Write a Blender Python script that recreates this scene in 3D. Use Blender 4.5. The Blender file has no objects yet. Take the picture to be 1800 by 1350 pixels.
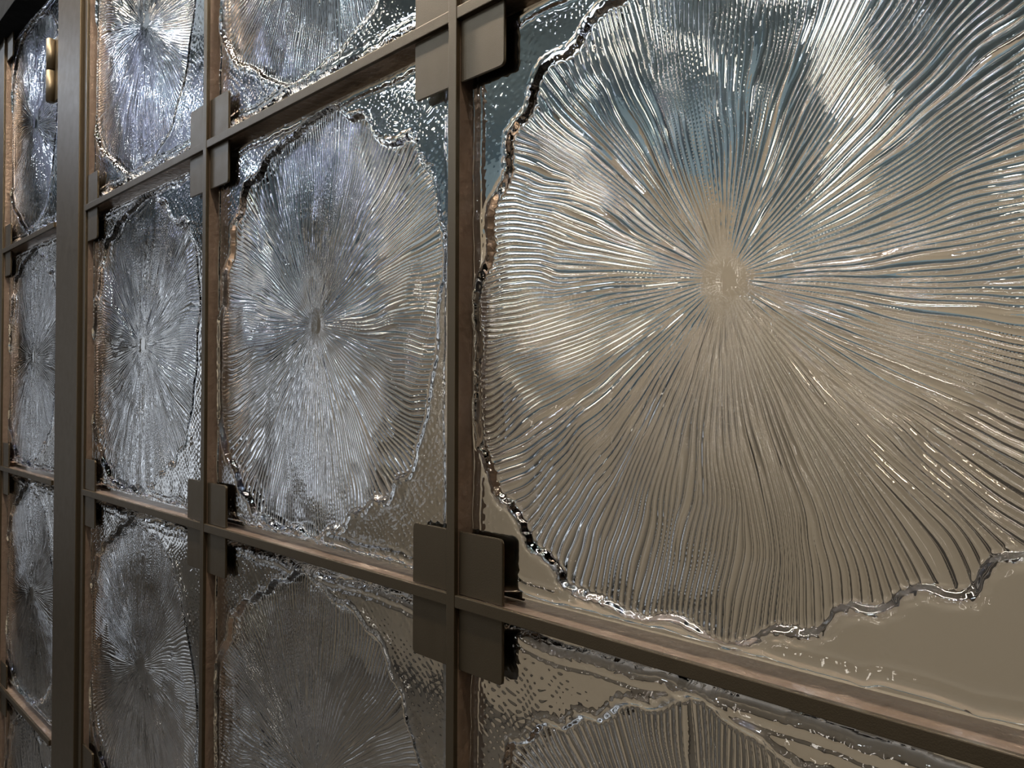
import bpy, bmesh, math
import numpy as np
from mathutils import Vector, Matrix

scene = bpy.context.scene
COL = scene.collection

# ------------------------------------------------------------------ camera
def set_camera():
    yaw, pitch, roll, fpx = -0.790902456, 0.0115257552, 0.00305065781, 1377.02
    f = Vector((math.sin(yaw)*math.cos(pitch), math.cos(yaw)*math.cos(pitch), math.sin(pitch)))
    r = Vector((math.cos(yaw), -math.sin(yaw), 0))
    u = r.cross(f)
    r2 = r*math.cos(roll)+u*math.sin(roll)
    u2 = -r*math.sin(roll)+u*math.cos(roll)
    cam = bpy.data.cameras.new('camera')
    cam.sensor_fit = 'HORIZONTAL'; cam.sensor_width = 36.0
    cam.lens = 36.0*fpx/1800.0
    cam.clip_start = 0.01
    o = bpy.data.objects.new('camera', cam)
    m = Matrix((r2, u2, -f)).transposed().to_4x4()
    m.translation = Vector((0.408665521, -0.345563577, 0.140983734))
    o.matrix_world = m
    cam.dof.use_dof = False
    COL.objects.link(o); scene.camera = o
set_camera()

# ------------------------------------------------------------------ colour management, world, light
vs = scene.view_settings
scene.display_settings.display_device = 'sRGB'
vs.view_transform = 'Standard'; vs.look = 'None'; vs.gamma = 1.0; vs.use_curve_mapping = False
vs.exposure = 0.0
cy = scene.cycles
cy.max_bounces = 12; cy.transmission_bounces = 10; cy.glossy_bounces = 5; cy.diffuse_bounces = 3
cy.caustics_reflective = True; cy.caustics_refractive = False
cy.sample_clamp_indirect = 12.0
cy.blur_glossy = 0.0

world = bpy.data.worlds.new('world'); scene.world = world; world.use_nodes = True
world.node_tree.nodes['Background'].inputs[0].default_value = (0.55, 0.62, 0.75, 1)
world.node_tree.nodes['Background'].inputs[1].default_value = 0.05

def area(name, loc, target, power, size, color=(1, 1, 1), shape='DISK', size_y=None):
    l = bpy.data.lights.new(name, 'AREA'); l.energy = power; l.color = color
    l.shape = shape; l.size = size
    if size_y: l.size_y = size_y
    o = bpy.data.objects.new(name, l); o.location = loc
    d = Vector(target)-Vector(loc)
    o.rotation_euler = d.to_track_quat('-Z', 'Y').to_euler()
    COL.objects.link(o); return o

CEIL = 1.30; FLOOR = -1.45
COOL = (0.72, 0.84, 1.0); WARM = (1.0, 0.80, 0.58)
# front room: recessed downlights in rows, the ones near the screen graze it from above
for (x, y, p, s, c) in [(-1.0, -1.1, 5, .12, COOL), (-1.9, -1.3, 6, .12, COOL), (-2.7, -0.8, 7, .12, COOL), (-3.4, -1.5, 7, .12, COOL),
                        (-0.4, -1.9, 5, .12, COOL), (-1.3, -2.4, 6, .12, COOL), (-2.3, -2.6, 7, .12, COOL), (0.3, -2.8, 6, .12, COOL),
                        (0.0, -1.0, 5, .12, COOL), (0.3, -1.6, 5, .12, COOL), (-0.6, -1.35, 5, .12, COOL), (0.95, -0.7, 5, .12, WARM), (-0.3, -0.75, 5, .1, COOL),
                        (0.6, -1.2, 4, .12, WARM), (1.3, -2.0, 4, .12, WARM)]:
    area('downlight', (x, y, CEIL-.012), (x, y, -1), p, s, c)
area('edge_highlight_strip', (-0.45, -0.30, CEIL-.012), (-0.45, -0.30, -1), 44, 2.4, (1.0, 0.86, 0.70), 'RECTANGLE', 0.06)  # added strip, draws continuous highlights along glass edges, rims and bar tops
area('cool_sheen_panel', (-3.0, -1.1, CEIL-.015), (-3.0, -1.1, -1), 3, 1.3, (0.62, 0.68, 1.0), 'RECTANGLE', 0.9)  # added cool ceiling panel, gives the upper plates their lavender sheen
# bright panels and strips added out of view, for reflections in glass and metal
area('reflection_panel_front', (-4.97, -2.2, 0.1), (0, -2.2, 0.1), 4.5, 0.5, (0.80, 0.88, 1.0), 'RECTANGLE', 1.8)
area('reflection_panel_front', (-4.97, -3.3, 0.1), (0, -3.3, 0.1), 4.5, 0.5, (0.80, 0.88, 1.0), 'RECTANGLE', 1.8)
for x in (-3.6, -2.4, -1.2, 0.0):
    area('reflection_strip_front', (x, -3.97, 0.35), (x, 0, 0.35), 5, 0.12, (1.0, 0.93, 0.84), 'RECTANGLE', 1.2)
# back room
for x in (-3.9, -2.9, -1.9, -0.9, 0.1, 1.1):
    area('refraction_panel_back', (x, 0.6, CEIL-.015), (x, 0.6, -1), 2.8 if x > -1.5 else 0.5, 0.5, (0.80, 0.90, 1.0), 'RECTANGLE', 0.7)  # added unseen panels, blue-white highlights refracted by the ribs
for x in (-2.6, -1.7, -0.8, 0.1, 1.0):
    area('wall_fill_back', (x, 1.35, CEIL-.02), (x, 2.3, -0.6), 7, .36, (1.0, 0.88, 0.72))  # added warm fill that brightens the taupe wall behind the glass
for x in (-2.2, -0.9, 0.4):
    area('low_wall_fill_back', (x, 1.2, FLOOR+.06), (x, 2.3, -0.5), 1.8, .5, (1.0, 0.88, 0.72), 'RECTANGLE', .12)  # added low fill, lifts the bottom of the back wall
area('bright_panel_back', (-4.97, 0.75, 0.1), (0, 0.75, 0.1), 1.8, 0.45, (0.86, 0.92, 1.0), 'RECTANGLE', 2.0)  # tall bright panels added at this end, contrast for the left-hand glass
area('bright_panel_back', (-4.97, 1.65, 0.1), (0, 1.65, 0.1), 1.8, 0.45, (0.86, 0.92, 1.0), 'RECTANGLE', 2.0)

# ------------------------------------------------------------------ materials
def mat(name, base, metallic=0.0, rough=0.5, noise=0.0, nscale=40.0, bump=0.0, bscale=300.0, base2=None, spec=0.5):
    m = bpy.data.materials.new(name); m.use_nodes = True
    nt = m.node_tree; b = nt.nodes['Principled BSDF']
    b.inputs['Base Color'].default_value = (*base, 1)
    b.inputs['Metallic'].default_value = metallic
    b.inputs['Roughness'].default_value = rough
    b.inputs['Specular IOR Level'].default_value = spec
    tc = nt.nodes.new('ShaderNodeTexCoord')
    if noise or base2:
        n = nt.nodes.new('ShaderNodeTexNoise'); n.inputs['Scale'].default_value = nscale; n.inputs['Detail'].default_value = 5
        nt.links.new(tc.outputs['Object'], n.inputs['Vector'])
        mx = nt.nodes.new('ShaderNodeMix'); mx.data_type = 'RGBA'
        mx.inputs[6].default_value = (*base, 1)
        mx.inputs[7].default_value = (*(base2 or tuple(c*(1-noise) for c in base)), 1)
        nt.links.new(n.outputs['Fac'], mx.inputs[0]); nt.links.new(mx.outputs[2], b.inputs['Base Color'])
        mr = nt.nodes.new('ShaderNodeMapRange'); mr.inputs[3].default_value = rough*.8; mr.inputs[4].default_value = rough*1.25
        nt.links.new(n.outputs['Fac'], mr.inputs[0]); nt.links.new(mr.outputs[0], b.inputs['Roughness'])
    if bump:
        n2 = nt.nodes.new('ShaderNodeTexNoise'); n2.inputs['Scale'].default_value = bscale; n2.inputs['Detail'].default_value = 3
        nt.links.new(tc.outputs['Object'], n2.inputs['Vector'])
        bp = nt.nodes.new('ShaderNodeBump'); bp.inputs['Strength'].default_value = bump; bp.inputs['Distance'].default_value = 0.001
        nt.links.new(n2.outputs['Fac'], bp.inputs['Height']); nt.links.new(bp.outputs[0], b.inputs['Normal'])
    return m

M_BRONZE = mat('dark_bronze', (0.088, 0.068, 0.042), 0.85, 0.40, base2=(0.072, 0.055, 0.034), nscale=60, bump=0.12, bscale=1500)
M_COPPER = mat('bronze_bar', (0.37, 0.28, 0.215), 0.7, 0.30, base2=(0.20, 0.14, 0.10), nscale=110, bump=0.9, bscale=160)
M_BLACK = mat('blackened_steel', (0.010, 0.012, 0.015), 0.0, 0.8, base2=(0.007, 0.009, 0.011), nscale=40, spec=0.1)
M_BRASS = mat('hinge_bronze', (0.17, 0.135, 0.085), 0.85, 0.42, base2=(0.14, 0.11, 0.07), nscale=80)
M_WALLBACK = mat('taupe_plaster', (0.53, 0.46, 0.365), 0, 0.85, base2=(0.49, 0.425, 0.335), nscale=6, bump=.2, bscale=80)
M_WALLUP = mat('daylight_blue_wall', (0.30, 0.44, 0.56), 0, 0.8, base2=(0.27, 0.41, 0.53), nscale=5)  # bluish daylight high on the back wall, put into the wall colour
M_WALLGREY = mat('grey_plaster', (0.42, 0.41, 0.40), 0, 0.85, base2=(0.37, 0.365, 0.355), nscale=4)
M_FLOOR = mat('stone_floor', (0.17, 0.15, 0.125), 0, 0.4, base2=(0.14, 0.124, 0.104), nscale=8)
M_DARKWALL = mat('dark_wall', (0.055, 0.045, 0.035), 0, 0.7, base2=(0.04, 0.033, 0.026), nscale=4)
M_CEILDARK = mat('dark_ceiling', (0.05, 0.055, 0.065), 0, 0.8, base2=(0.04, 0.045, 0.05), nscale=4)
M_WARMWALL = mat('warm_wall', (0.22, 0.15, 0.09), 0, 0.8, base2=(0.36, 0.27, 0.18), nscale=4)
M_CEILBACK = mat('pale_ceiling', (0.29, 0.43, 0.55), 0, 0.8, base2=(0.26, 0.40, 0.52), nscale=4)

def glass_mat():
    m = bpy.data.materials.new('cast_glass'); m.use_nodes = True
    nt = m.node_tree; b = nt.nodes['Principled BSDF']
    b.inputs['Base Color'].default_value = (0.985, 0.99, 0.985, 1)
    b.inputs['Transmission Weight'].default_value = 1.0
    b.inputs['IOR'].default_value = 1.5
    b.inputs['Roughness'].default_value = 0.015
    tc = nt.nodes.new('ShaderNodeTexCoord')
    n2 = nt.nodes.new('ShaderNodeTexNoise'); n2.inputs['Scale'].default_value = 260; n2.inputs['Detail'].default_value = 3
    nt.links.new(tc.outputs['Object'], n2.inputs['Vector'])
    bp = nt.nodes.new('ShaderNodeBump'); bp.inputs['Strength'].default_value = 0.06; bp.inputs['Distance'].default_value = 0.0004
    nt.links.new(n2.outputs['Fac'], bp.inputs['Height']); nt.links.new(bp.outputs[0], b.inputs['Normal'])
    return m
M_GLASS = glass_mat()

# ------------------------------------------------------------------ mesh helpers
def link(name, me, m, parent=None):
    o = bpy.data.objects.new(name, me); me.materials.append(m)
    COL.objects.link(o)
    if parent: o.parent = parent
    return o

def box(name, x0, x1, y0, y1, z0, z1, m, parent=None, bevel=0.0, seg=2):
    bm = bmesh.new()
    v = [bm.verts.new((x, y, z)) for x in (x0, x1) for y in (y0, y1) for z in (z0, z1)]
    for f in ((0,1,3,2), (4,6,7,5), (0,4,5,1), (2,3,7,6), (0,2,6,4), (1,5,7,3)):
        bm.faces.new([v[i] for i in f])
    bmesh.ops.recalc_face_normals(bm, faces=bm.faces)
    if bevel:
        bmesh.ops.bevel(bm, geom=bm.edges[:], offset=bevel, segments=seg, affect='EDGES', profile=0.6)
    me = bpy.data.meshes.new(name); bm.to_mesh(me); bm.free()
    return link(name, me, m, parent)

def structure(name, *a, **k):
    o = box(name, *a, **k); o['kind'] = 'structure'; return o

def thing(name, label, cat, loc, group=None):
    o = bpy.data.objects.new(name, None); COL.objects.link(o); o.location = loc
    o.empty_display_size = .05
    o['label'] = label; o['category'] = cat
    if group: o['group'] = group
    return o

# ------------------------------------------------------------------ setting
YB = 2.3
structure('wall_back', -5.0, 2.0, YB, YB+.1, FLOOR, 1.02, M_WALLBACK)
structure('trim_1', -5.0, 2.0, YB-.005, YB+.1, 1.02, CEIL, M_WALLUP)
# unseen dark panels with gaps, added for contrast in the refractions, and a dark skirting
structure('baseboard_back', -5.0, -0.02, YB-.02, YB, FLOOR, FLOOR+.07, M_DARKWALL)
for i in range(5):
    structure('door_%d' % (i+1), 0.0+i*.40, 0.31+i*.40, YB-.06, YB, FLOOR, CEIL-.1, M_DARKWALL, bevel=.01)
structure('wall_back_left', -5.1, -5.0, 0.05, YB+.1, FLOOR, CEIL, M_WALLGREY)
structure('wall_back_right', 2.0, 2.1, 0.05, YB+.1, FLOOR, CEIL, M_WALLBACK)
structure('floor', -5.1, 3.1, -4.1, YB+.1, FLOOR-.1, FLOOR, M_FLOOR)
structure('ceiling_back', -5.1, 3.1, 0.05, YB+.1, CEIL, CEIL+.1, M_CEILBACK)
structure('ceiling_front', -5.1, 3.1, -4.1, 0.05, CEIL, CEIL+.1, M_CEILDARK)
structure('wall_front', -5.1, 3.1, -4.1, -4.0, FLOOR, CEIL, M_DARKWALL)
structure('wall_left', -5.1, -5.0, -4.0, 0.05, FLOOR, CEIL, M_DARKWALL)
structure('wall_right', 3.0, 3.1, -4.0, 0.05, FLOOR, CEIL, M_WARMWALL)
structure('wall_screen_left', -5.0, -1.45, 0.0, 0.05, FLOOR, CEIL, M_DARKWALL)
structure('wall_screen_right', 0.43, 3.0, 0.0, 0.05, FLOOR, CEIL, M_DARKWALL)
structure('wall_screen_top', -1.45, 0.43, 0.0, 0.05, 0.90, CEIL, M_BLACK)

# ------------------------------------------------------------------ frames
S = 0.4; BW = 0.0042; DEP = 0.034
frame = thing('glazing_frame', 'dark bronze gridded frame right of the wide door stile, square cover plates at its crossings', 'frame', (-0.2, 0.02, FLOOR))
door = thing('glazed_door_leaf', 'narrow bronze door leaf at the left edge, hinged beside the wide stile', 'door', (-1.1, 0.02, FLOOR))
def rel(o, parent):
    # bake parent offset so that world coordinates given above stay true
    o.matrix_parent_inverse = Matrix.Translation(parent.location).inverted(); return o
def part(name, parent, *a, **k):
    return rel(box(name, *a, parent=parent, **k), parent)

ZTOP = 0.80
CAP = .0036
def bar(name, parent, x0, x1, y0, z0, z1):
    """dark front cap with a copper web behind it"""
    c = part(name, parent, x0, x1, y0, y0+CAP, z0, z1, M_BRONZE, bevel=.0006)
    vert = (z1-z0) > (x1-x0); i = .0005
    w = box('web', x0+(i if vert else 0), x1-(i if vert else 0), y0+CAP-.0002, DEP, z0+(0 if vert else i), z1-(0 if vert else i), M_COPPER, parent=c)
    w['label'] = 'copper web behind the dark front cap'
    return c
# mullions of the main frame
for x in (-0.4, 0.0, 0.4):
    bar('mullion', frame, x-BW, x+BW, 0, FLOOR, ZTOP)
bar('mullion', frame, -0.8125, -0.8005, 0.002, FLOOR, ZTOP)
part('stile', frame, -0.925, -0.8165, -0.003, 0.045, FLOOR, ZTOP, M_BRONZE, bevel=.0012)
part('header', frame, -0.926, 0.43, -0.02, 0.05, ZTOP, 0.90, M_BLACK, bevel=.001)
bays = [(-0.8005, -0.4-BW), (-0.4+BW, -BW), (BW, 0.4-BW)]
for z in (-0.8, -0.4, 0.0, 0.4):
    for (a, b) in bays:
        bar('crossbar', frame, a, b, 0.0003, z-BW, z+BW)
part('end_jamb', frame, 0.4+BW, 0.43, 0.0, 0.05, FLOOR, ZTOP, M_BRONZE)

def plate_mesh(w, h, t, rad, corner):
    # rectangle w x h with one rounded outer corner, thickness t ; inner corner at origin, grows to +x,+z
    pts = [(0, 0), (w, 0)]
    for i in range(7):
        a = i/6*math.pi/2
        pts.append((w-rad+rad*math.cos(a), h-rad+rad*math.sin(a)))
    pts.append((0, h))
    sx, sz = corner
    bm = bmesh.new()
    fr = [bm.verts.new((sx*x, 0, sz*z)) for x, z in pts]; bk = [bm.verts.new((sx*x, t, sz*z)) for x, z in pts]
    bm.faces.new(fr); bm.faces.new(bk[::-1])
    n = len(pts)
    for i in range(n): bm.faces.new((fr[i], bk[i], bk[(i+1) % n], fr[(i+1) % n]))
    bmesh.ops.recalc_face_normals(bm, faces=bm.faces)
    es = [e for e in bm.edges if all(abs(v.co.y) < 1e-6 for v in e.verts) or all(abs(v.co.y-t) < 1e-6 for v in e.verts)]
    bmesh.ops.bevel(bm, geom=es, offset=.0004, segments=2, affect='EDGES')
    me = bpy.data.meshes.new('plate'); bm.to_mesh(me); bm.free(); me.materials.append(M_BRONZE); return me
PM = {}
for c in ((1,1), (-1,1), (1,-1), (-1,-1)):
    PM[c] = plate_mesh(.0425, .0425, .0022, .0035, c)
def put(name, me, parent, x, y, z):
    o = bpy.data.objects.new(name, me); COL.objects.link(o); o.parent = parent
    o.location = Vector((x, y, z))-parent.location
    return o
def plates(parent, x, z, corners, bw=BW, xo=0):
    for c in corners:
        put('cover_plate', PM[c], parent, x+c[0]*(bw+.0001), .0042, z+c[1]*(BW+.0001))
        put('backing_plate', PM[c], parent, x+c[0]*(bw+.0001), .0232, z+c[1]*(BW+.0001))
ALL = ((1,1), (-1,1), (1,-1), (-1,-1))
for z in (-0.4, 0.0, 0.4):
    for x in (-0.4, 0.0): plates(frame, x, z, ALL)
    plates(frame, 0.4, z, ((-1,1), (-1,-1)))
    plates(frame, -0.8005-BW, z, ((1,1), (1,-1)))

# left door leaf
DX0, DX1 = -1.281, -0.952
part('door_stile', door, DX1, -0.929, 0.004, 0.045, FLOOR+.01, ZTOP-.002, M_BRONZE, bevel=.001)
bar('door_stile', door, DX0-BW*2, DX0, 0.0, FLOOR+.01, ZTOP-.002)
part('outer_stile', door, -1.45, DX0-BW*2-.001, 0.002, 0.045, FLOOR+.01, ZTOP-.002, M_BRONZE, bevel=.001)
part('top_rail', door, -1.45, -0.9265, -0.02, 0.05, ZTOP, 0.90, M_BLACK, bevel=.001)
for z in (-0.8, -0.4, 0.0, 0.4):
    bar('crossbar', door, DX0, DX1, 0.0003, z-BW, z+BW)
for z in (-0.4, 0.0, 0.4): plates(door, DX0, z, ((1,1), (1,-1)), bw=0)
plates(door, DX0, 0.8, ((1,-1),), bw=0)
# hinge: two knuckles of a lift-off hinge
hinge = part('hinge', door, -0.958, -0.935, 0.0005, 0.006, .592, .690, M_BRASS, bevel=.0005)
def cyl(name, parent, x, y, z0, z1, r, m):
    bm = bmesh.new()
    bmesh.ops.create_cone(bm, cap_ends=True, segments=32, radius1=r, radius2=r, depth=z1-z0, matrix=Matrix.Translation((x, y, (z0+z1)/2)))
    es = [e for e in bm.edges if abs(e.verts[0].co.z-e.verts[1].co.z) < 1e-6]
    bmesh.ops.bevel(bm, geom=es, offset=.0008, segments=2, affect='EDGES')
    for f in bm.faces: f.smooth = len(f.verts) == 4
    me = bpy.data.meshes.new(name); bm.to_mesh(me); bm.free()
    return link(name, me, m, parent)
cyl('knuckle', hinge, -0.957, -0.0045, .6405, .688, .0065, M_BRASS)
cyl('knuckle', hinge, -0.957, -0.0045, .590, .639, .0065, M_BRASS)

# ------------------------------------------------------------------ cast glass relief
def vnoise(u, v, seed, n=256):
    rng = np.random.RandomState(seed); L = rng.rand(n, n).astype(np.float32)*2-1
    iu = np.floor(u).astype(np.int64); iv = np.floor(v).astype(np.int64)
    fu = (u-iu); fv = (v-iv)
    fu = fu*fu*fu*(fu*(fu*6-15)+10); fv = fv*fv*fv*(fv*(fv*6-15)+10)
    a = L[iu % n, iv % n]; b = L[(iu+1) % n, iv % n]; c = L[iu % n, (iv+1) % n]; d = L[(iu+1) % n, (iv+1) % n]
    return a+(b-a)*fu+(c-a)*fv+(a-b-c+d)*fu*fv
def sst(x): x = np.clip(x, 0, 1); return x*x*(3-2*x)

# outlines of the three moulds, millimetres from the flower's centre
OUT_A = [(-65,165),(-73,167),(-86,162),(-91,157),(-97,150),(-107,147),(-118,148),(-125,146),(-130,140),(-133,134),(-134,125),(-139,119),(-149,114),(-155,108),(-155,99),(-155,84),(-161,75),(-172,66),(-174,56),(-172,45),(-172,32),(-180,23),(-184,15),(-187,8),(-187,-6),(-184,-20),(-184,-31),(-186,-37),(-187,-49),(-186,-65),(-184,-80),(-183,-88),(-179,-98),(-172,-109),(-169,-119),(-162,-129),(-151,-131),(-140,-145),(-134,-156),(-121,-159),(-111,-166),(-107,-175),(-95,-177),(-79,-178),(-67,-182),(-56,-184),(-47,-184),(-35,-180),(-27,-179),(-20,-180),(-12,-184),(-4,-187),(5,-187),(15,-182),(24,-175),(34,-171),(44,-172),(51,-169),(56,-160),(63,-155),(72,-154),(77,-154),(82,-151),(88,-144),(95,-140),(101,-142),(108,-142),(114,-140),(117,-133),(120,-126),(125,-123),(131,-122),(140,-118),(145,-110),(146,-99),(153,-86),(160,-72),(161,-55),(167,-39),(170,-30),(170,-19),(170,2),(173,17),(178,25),(177,52),(171,66),(169,87),(164,99),(156,108),(148,116),(145,130),(136,134),(124,131),(110,133),(96,140),(87,151),(80,163),(71,165),(56,166),(46,175),(38,182),(23,183),(2,181),(-12,178),(-30,173),(-45,172),(-57,170)]
OUT_C = [(-184,20),(-187,40),(-184,58),(-176,74),(-160,88),(-155,97),(-155,106),(-152,116),(-142,119),(-135,123),(-130,131),(-124,137),(-115,138),(-109,138),(-101,143),(-94,150),(-87,151),(-77,152),(-72,158),(-64,166),(-56,168),(-45,169),(-37,172),(-30,178),(-21,182),(-13,184),(-5,180),(2,176),(10,174),(20,173),(29,168),(42,163),(54,165),(64,165),(75,158),(87,150),(100,149),(109,141),(116,124),(124,120),(132,114),(135,98),(142,89),(149,74),(158,60),(166,42),(172,25),(176,8),(178,-12),(178,-32),(174,-52),(176,-70),(172,-88),(160,-98),(158,-112),(150,-124),(136,-128),(128,-140),(114,-146),(104,-158),(86,-160),(72,-170),(54,-172),(40,-180),(18,-178),(0,-184),(-20,-180),(-38,-184),(-58,-180),(-74,-182),(-92,-174),(-108,-172),(-120,-160),(-138,-154),(-146,-140),(-160,-130),(-166,-114),(-178,-98),(-182,-76),(-186,-54),(-184,-30),(-188,-6)]
OUT_B = [(-188,-20),(-188,-45),(-186,-72),(-180,-91),(-165,-105),(-152,-124),(-130,-134),(-106,-145),(-92,-157),(-75,-164),(-54,-175),(-35,-179),(-15,-176),(0,-178),(12,-175),(25,-172),(36,-173),(47,-170),(56,-166),(64,-162),(78,-158),(89,-154),(97,-147),(105,-137),(114,-122),(124,-114),(132,-104),(140,-88),(144,-66),(152,-50),(158,-30),(162,-6),(170,14),(174,36),(170,58),(172,78),(160,94),(156,112),(140,124),(132,140),(112,148),(100,160),(80,164),(62,174),(40,174),(20,182),(-4,178),(-24,184),(-46,178),(-64,180),(-84,170),(-100,168),(-116,156),(-134,150),(-144,136),(-158,126),(-164,108),(-176,94),(-178,72),(-186,54),(-184,30),(-188,8)]

def chaikin(p, it=2):
    p = np.array(p, float)
    for _ in range(it):
        q = np.roll(p, -1, 0); a = .75*p+.25*q; b = .25*p+.75*q
        p = np.empty((len(a)*2, 2)); p[0::2] = a; p[1::2] = b
    return p

def sdist_grid(out, xs, zs, n=420):
    """signed distance to the outline (inside negative) on a coarse grid, then bilinear to the fine one"""
    P = chaikin(out, 1)/1000.0
    gx = np.linspace(xs[0], xs[-1], n); gz = np.linspace(zs[0], zs[-1], n)
    X, Z = np.meshgrid(gx, gz, indexing='ij'); best = np.full(X.shape, 9.0); ins = np.zeros(X.shape, bool)
    Q = np.roll(P, -1, 0)
    for (ax, az), (bx, bz) in zip(P, Q):
        dx, dz = bx-ax, bz-az; L = dx*dx+dz*dz+1e-15
        t = np.clip(((X-ax)*dx+(Z-az)*dz)/L, 0, 1)
        best = np.minimum(best, (X-ax-t*dx)**2+(Z-az-t*dz)**2)
        if az != bz:
            c = ((az > Z) != (bz > Z)) & (X < (bx-ax)*(Z-az)/(bz-az)+ax); ins ^= c
    D = np.sqrt(best); D[ins] *= -1
    fx = np.interp(xs, gx, np.arange(n)); fz = np.interp(zs, gz, np.arange(n))
    ix = np.minimum(fx.astype(int), n-2); iz = np.minimum(fz.astype(int), n-2); tx = (fx-ix)[:, None]; tz = (fz-iz)[None, :]
    g = lambda a, b: D[np.ix_(ix+a, iz+b)]
    return g(0,0)*(1-tx)*(1-tz)+g(1,0)*tx*(1-tz)+g(0,1)*(1-tx)*tz+g(1,1)*tx*tz

def relief(out, xs, zs, hx0, hx1, hz, seed, sx=1.0, ham=1.0, dep=1.0, nrib=248):
    X, Z = np.meshgrid(xs, zs, indexing='ij')
    D = sdist_grid([(a*sx, b) for a, b in out], xs, zs)
    D = D+.0007*vnoise(X*260+9, Z*260+9, seed+1)
    # hammered border
    u = X*1000/4.2+1.1*vnoise(X*70, Z*70, seed+2); v = Z*1000/3.4+1.1*vnoise(X*70+50, Z*70, seed+3)
    ua, va = (u+v)*.5, (u-v)*.5
    pits = np.abs(np.cos(np.pi*ua)*np.cos(np.pi*va))**3
    hm = -pits*.00008*(1+.7*vnoise(u*.9+20, v*.9, seed+4))+vnoise(u*.3, v*.3, seed+5)*.00007
    amp = .55+.75*sst(.5+.9*vnoise(X*14+3, Z*14, seed+6))
    h = hm*amp*ham
    # rounded, wavy outer edge of the casting
    wx = .0016*vnoise(Z*38, Z*0+seed % 7, seed+7)+.0006*vnoise(Z*120, Z*0+1, seed+8)
    wz = .0022*vnoise(X*34, X*0+seed % 5, seed+9)+.0007*vnoise(X*130, X*0+2, seed+10)
    de = np.minimum(np.minimum(X-hx0, hx1-X)-.0018+wx, hz-np.abs(Z)-.0022+wz)
    w = .0075; q = np.clip(1-de/w, 0, 1)
    h = h-.0068*(1-np.sqrt(np.clip(1-q*q, 0, 1)))
    h = h-.0006*np.exp(-((de-.0105)/.0016)**2)
    # flower: sunk area with a beaded rim
    ins = sst((-D+.0014)/.0048)
    h = h*(1-ins)-.0042*ins
    bead = np.exp(-((D-.0030)/.0022)**2)
    h = h+bead*(.0010+.0004*vnoise(X*330, Z*330, seed+11))
    # flutes: field lines of a source inside a square casting
    H = .188
    wr = sst((np.hypot(X, Z)-.02)/.12)
    xw = X/sx+wr*(.0045*vnoise(X*16+7, Z*16+3, seed+12)+.0016*vnoise(X*45, Z*45, seed+13))
    zw = Z+wr*(.0045*vnoise(X*16+90, Z*16+31, seed+14)+.0016*vnoise(X*45+9, Z*45, seed+15))
    zz = (xw+1j*zw)*(.90/H)
    W = zz+zz**5/10+zz**9/120
    th = np.angle(W); r = np.hypot(X, Z)
    tt = th/(2*np.pi)
    jit = .75*vnoise(tt*60+500, r*20, seed+16)*sst((r-.02)/.05)
    tj = tt+jit/nrib
    def lobe(n): return np.abs(np.sin(np.pi*tj*n))**.62
    # ribs split in two, each at its own distance from the centre
    rn = r*(1+.38*vnoise(tt*108+900, r*6, seed+17)); rm = r*(1+.38*vnoise(tt*54+900, r*6, seed+18))
    w2 = sst((rn-.075)/.035); w1 = sst((rm-.026)/.016)
    neff = (nrib/4)*2**(w1+w2)
    lob = (lobe(nrib/4)*(1-w1)+lobe(nrib/2)*w1)*(1-w2)+lobe(nrib)*w2
    lob = lob*(1+.22*vnoise(tt*nrib*.5+40, r*14, seed+21))
    long_ = 1+.12*vnoise(tt*160, r*30, seed+19)
    A = np.minimum(.0020, r*2*np.pi/neff*.46)*sst((r-.004)/.012)
    core = .000010*vnoise(X*900, Z*900, seed+20)
    h = h+sst((-D-.0012)/.003)*(A*dep*lob*long_+core)
    return h

Y0 = 0.0100; YBK = 0.0222
def casting_mesh(out, hx0, hx1, hz, nx, nz, seed, sx=1.0, ham=1.0, dep=1.0):
    xs = np.linspace(hx0, hx1, nx); zs = np.linspace(-hz, hz, nz)
    h = relief(out, xs, zs, hx0, hx1, hz, seed, sx, ham, dep)
    X, Z = np.meshgrid(xs, zs, indexing='ij')
    V = np.stack([X, Y0-h, Z], -1).reshape(-1, 3)
    idx = np.arange(nx*nz).reshape(nx, nz)
    F = np.stack([idx[:-1, :-1], idx[1:, :-1], idx[1:, 1:], idx[:-1, 1:]], -1).reshape(-1, 4)
    ring = np.concatenate([idx[:-1, 0], idx[-1, :-1], idx[:0:-1, -1], idx[0, :0:-1]])
    n = len(ring); base = len(V)
    R1 = V[ring].copy(); R2 = R1.copy(); R2[:, 1] = YBK
    V = np.concatenate([V, R1, R2, R2[[0, nx-1, nx-1+nz-1, 2*(nx-1)+nz-1]]])
    a = base+np.arange(n); b = base+(np.arange(n)+1) % n
    SK = np.stack([a, a+n, b+n, b], -1)
    bk = np.array([[base+2*n+3, base+2*n+2, base+2*n+1, base+2*n]])
    F = np.concatenate([F, SK, bk]).astype(np.int32)
    me = bpy.data.meshes.new('cast_glass')
    me.vertices.add(len(V)); me.vertices.foreach_set('co', V.astype(np.float32).ravel())
    me.loops.add(F.size); me.loops.foreach_set('vertex_index', F.ravel())
    me.polygons.add(len(F)); me.polygons.foreach_set('loop_start', np.arange(0, F.size, 4, dtype=np.int32))
    sm = np.ones(len(F), bool); sm[-1] = False
    me.polygons.foreach_set('use_smooth', sm)
    me.update(calc_edges=True)
    me.materials.append(M_GLASS)
    return me

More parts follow.
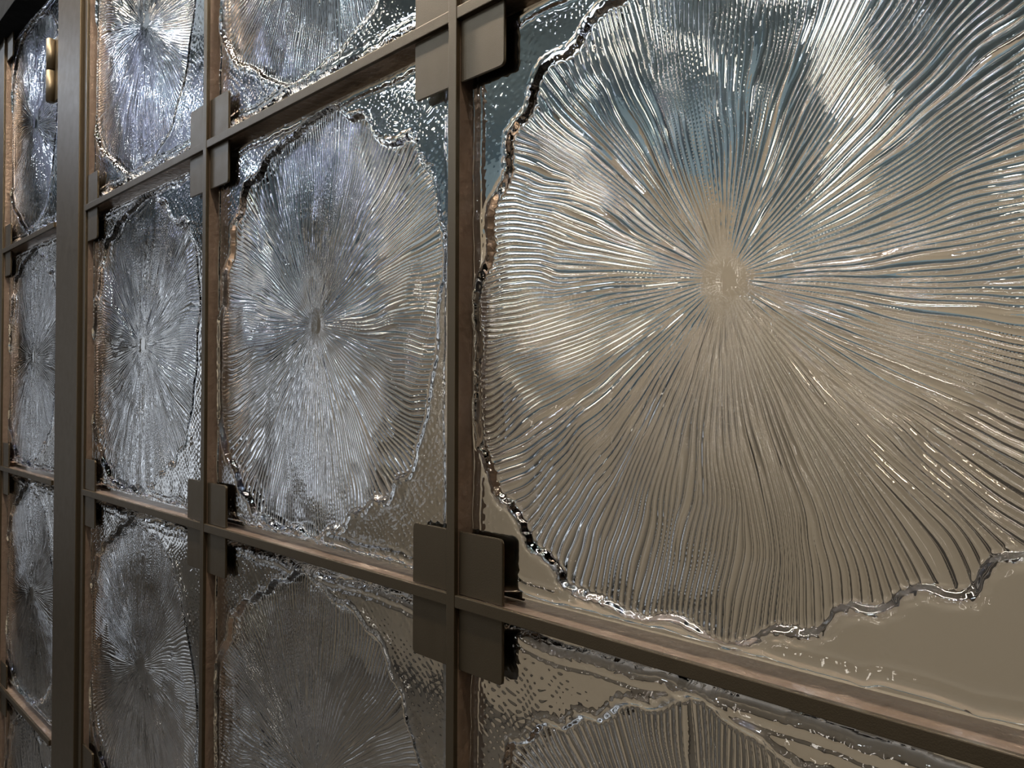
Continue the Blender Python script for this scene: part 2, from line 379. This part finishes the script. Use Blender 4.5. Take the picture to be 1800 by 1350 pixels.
HZ = .2-BW-.0042
def panel(cx, cz, out, x0, x1, nx, nz, seed, label, sx=1.0, ham=1.0, dep=1.0):
    me = casting_mesh(out, x0-cx, x1-cx, HZ, nx, nz, seed, sx, ham, dep)
    o = bpy.data.objects.new('glass_panel', me); COL.objects.link(o)
    o.location = (cx, 0, cz)
    o['label'] = label; o['category'] = 'glass panel'; o['group'] = 'cast glass panels with radiating flower relief'
G = BW+.0008
cols = {
    0: (.2, G, .4-G, 1.0), -1: (-.2, -.4+G, -G, 1.0),
    -2: (-.612, -.8005+.0008, -.4-G, 1.0), -3: (-1.118, DX0+.0008, DX1-.0008, .86)}
spec = [
    (0, 0, OUT_A, 960, 960, 'largest cast glass panel, filling the right half with its pale starburst flower'),
    (0, -1, OUT_C, 900, 800, 'glass panel at the bottom right, below the long sloping crossbar'),
    (0, 1, OUT_B, 200, 200, 'glass panel cut off by the top edge, right of the uppermost big cover plates'),
    (-1, 0, OUT_A, 640, 760, 'whole starburst glass panel in the middle row, left of the central mullion'),
    (-1, 1, OUT_B, 560, 640, 'glass panel at the top, above the middle one left of the central mullion'),
    (-1, -1, OUT_C, 560, 640, 'glass panel at the bottom, left of the central mullion, scalloped outline on top'),
    (-2, 0, OUT_A, 440, 680, 'narrow-looking middle row glass panel just right of the wide stile'),
    (-2, 1, OUT_B, 440, 680, 'top row glass panel just right of the wide stile'),
    (-2, -1, OUT_C, 440, 680, 'bottom row glass panel just right of the wide stile'),
    (-2, -2, OUT_A, 120, 120, 'sliver of glass panel in the bottom corner just right of the wide stile'),
    (-3, 0, OUT_A, 320, 600, 'middle glass panel of the narrow door leaf at the left edge'),
    (-3, 1, OUT_B, 320, 600, 'top glass panel of the door leaf, beside the hinge'),
    (-3, -1, OUT_C, 320, 600, 'lower glass panel of the door leaf, second from its bottom'),
    (-3, -2, OUT_A, 200, 300, 'lowest glass panel of the door leaf, in the bottom left corner'),
]
for (c, r, out, nx, nz, label) in spec:
    cx, x0, x1, sx = cols[c]
    panel(cx, .2+.4*r, out, x0, x1, nx, nz, 100+37*(c+4)+11*(r+3), label, sx, 1.0 if c == 0 and r == 0 else 2.0, {0: .95, -1: .62, -2: .60, -3: .60}[c])
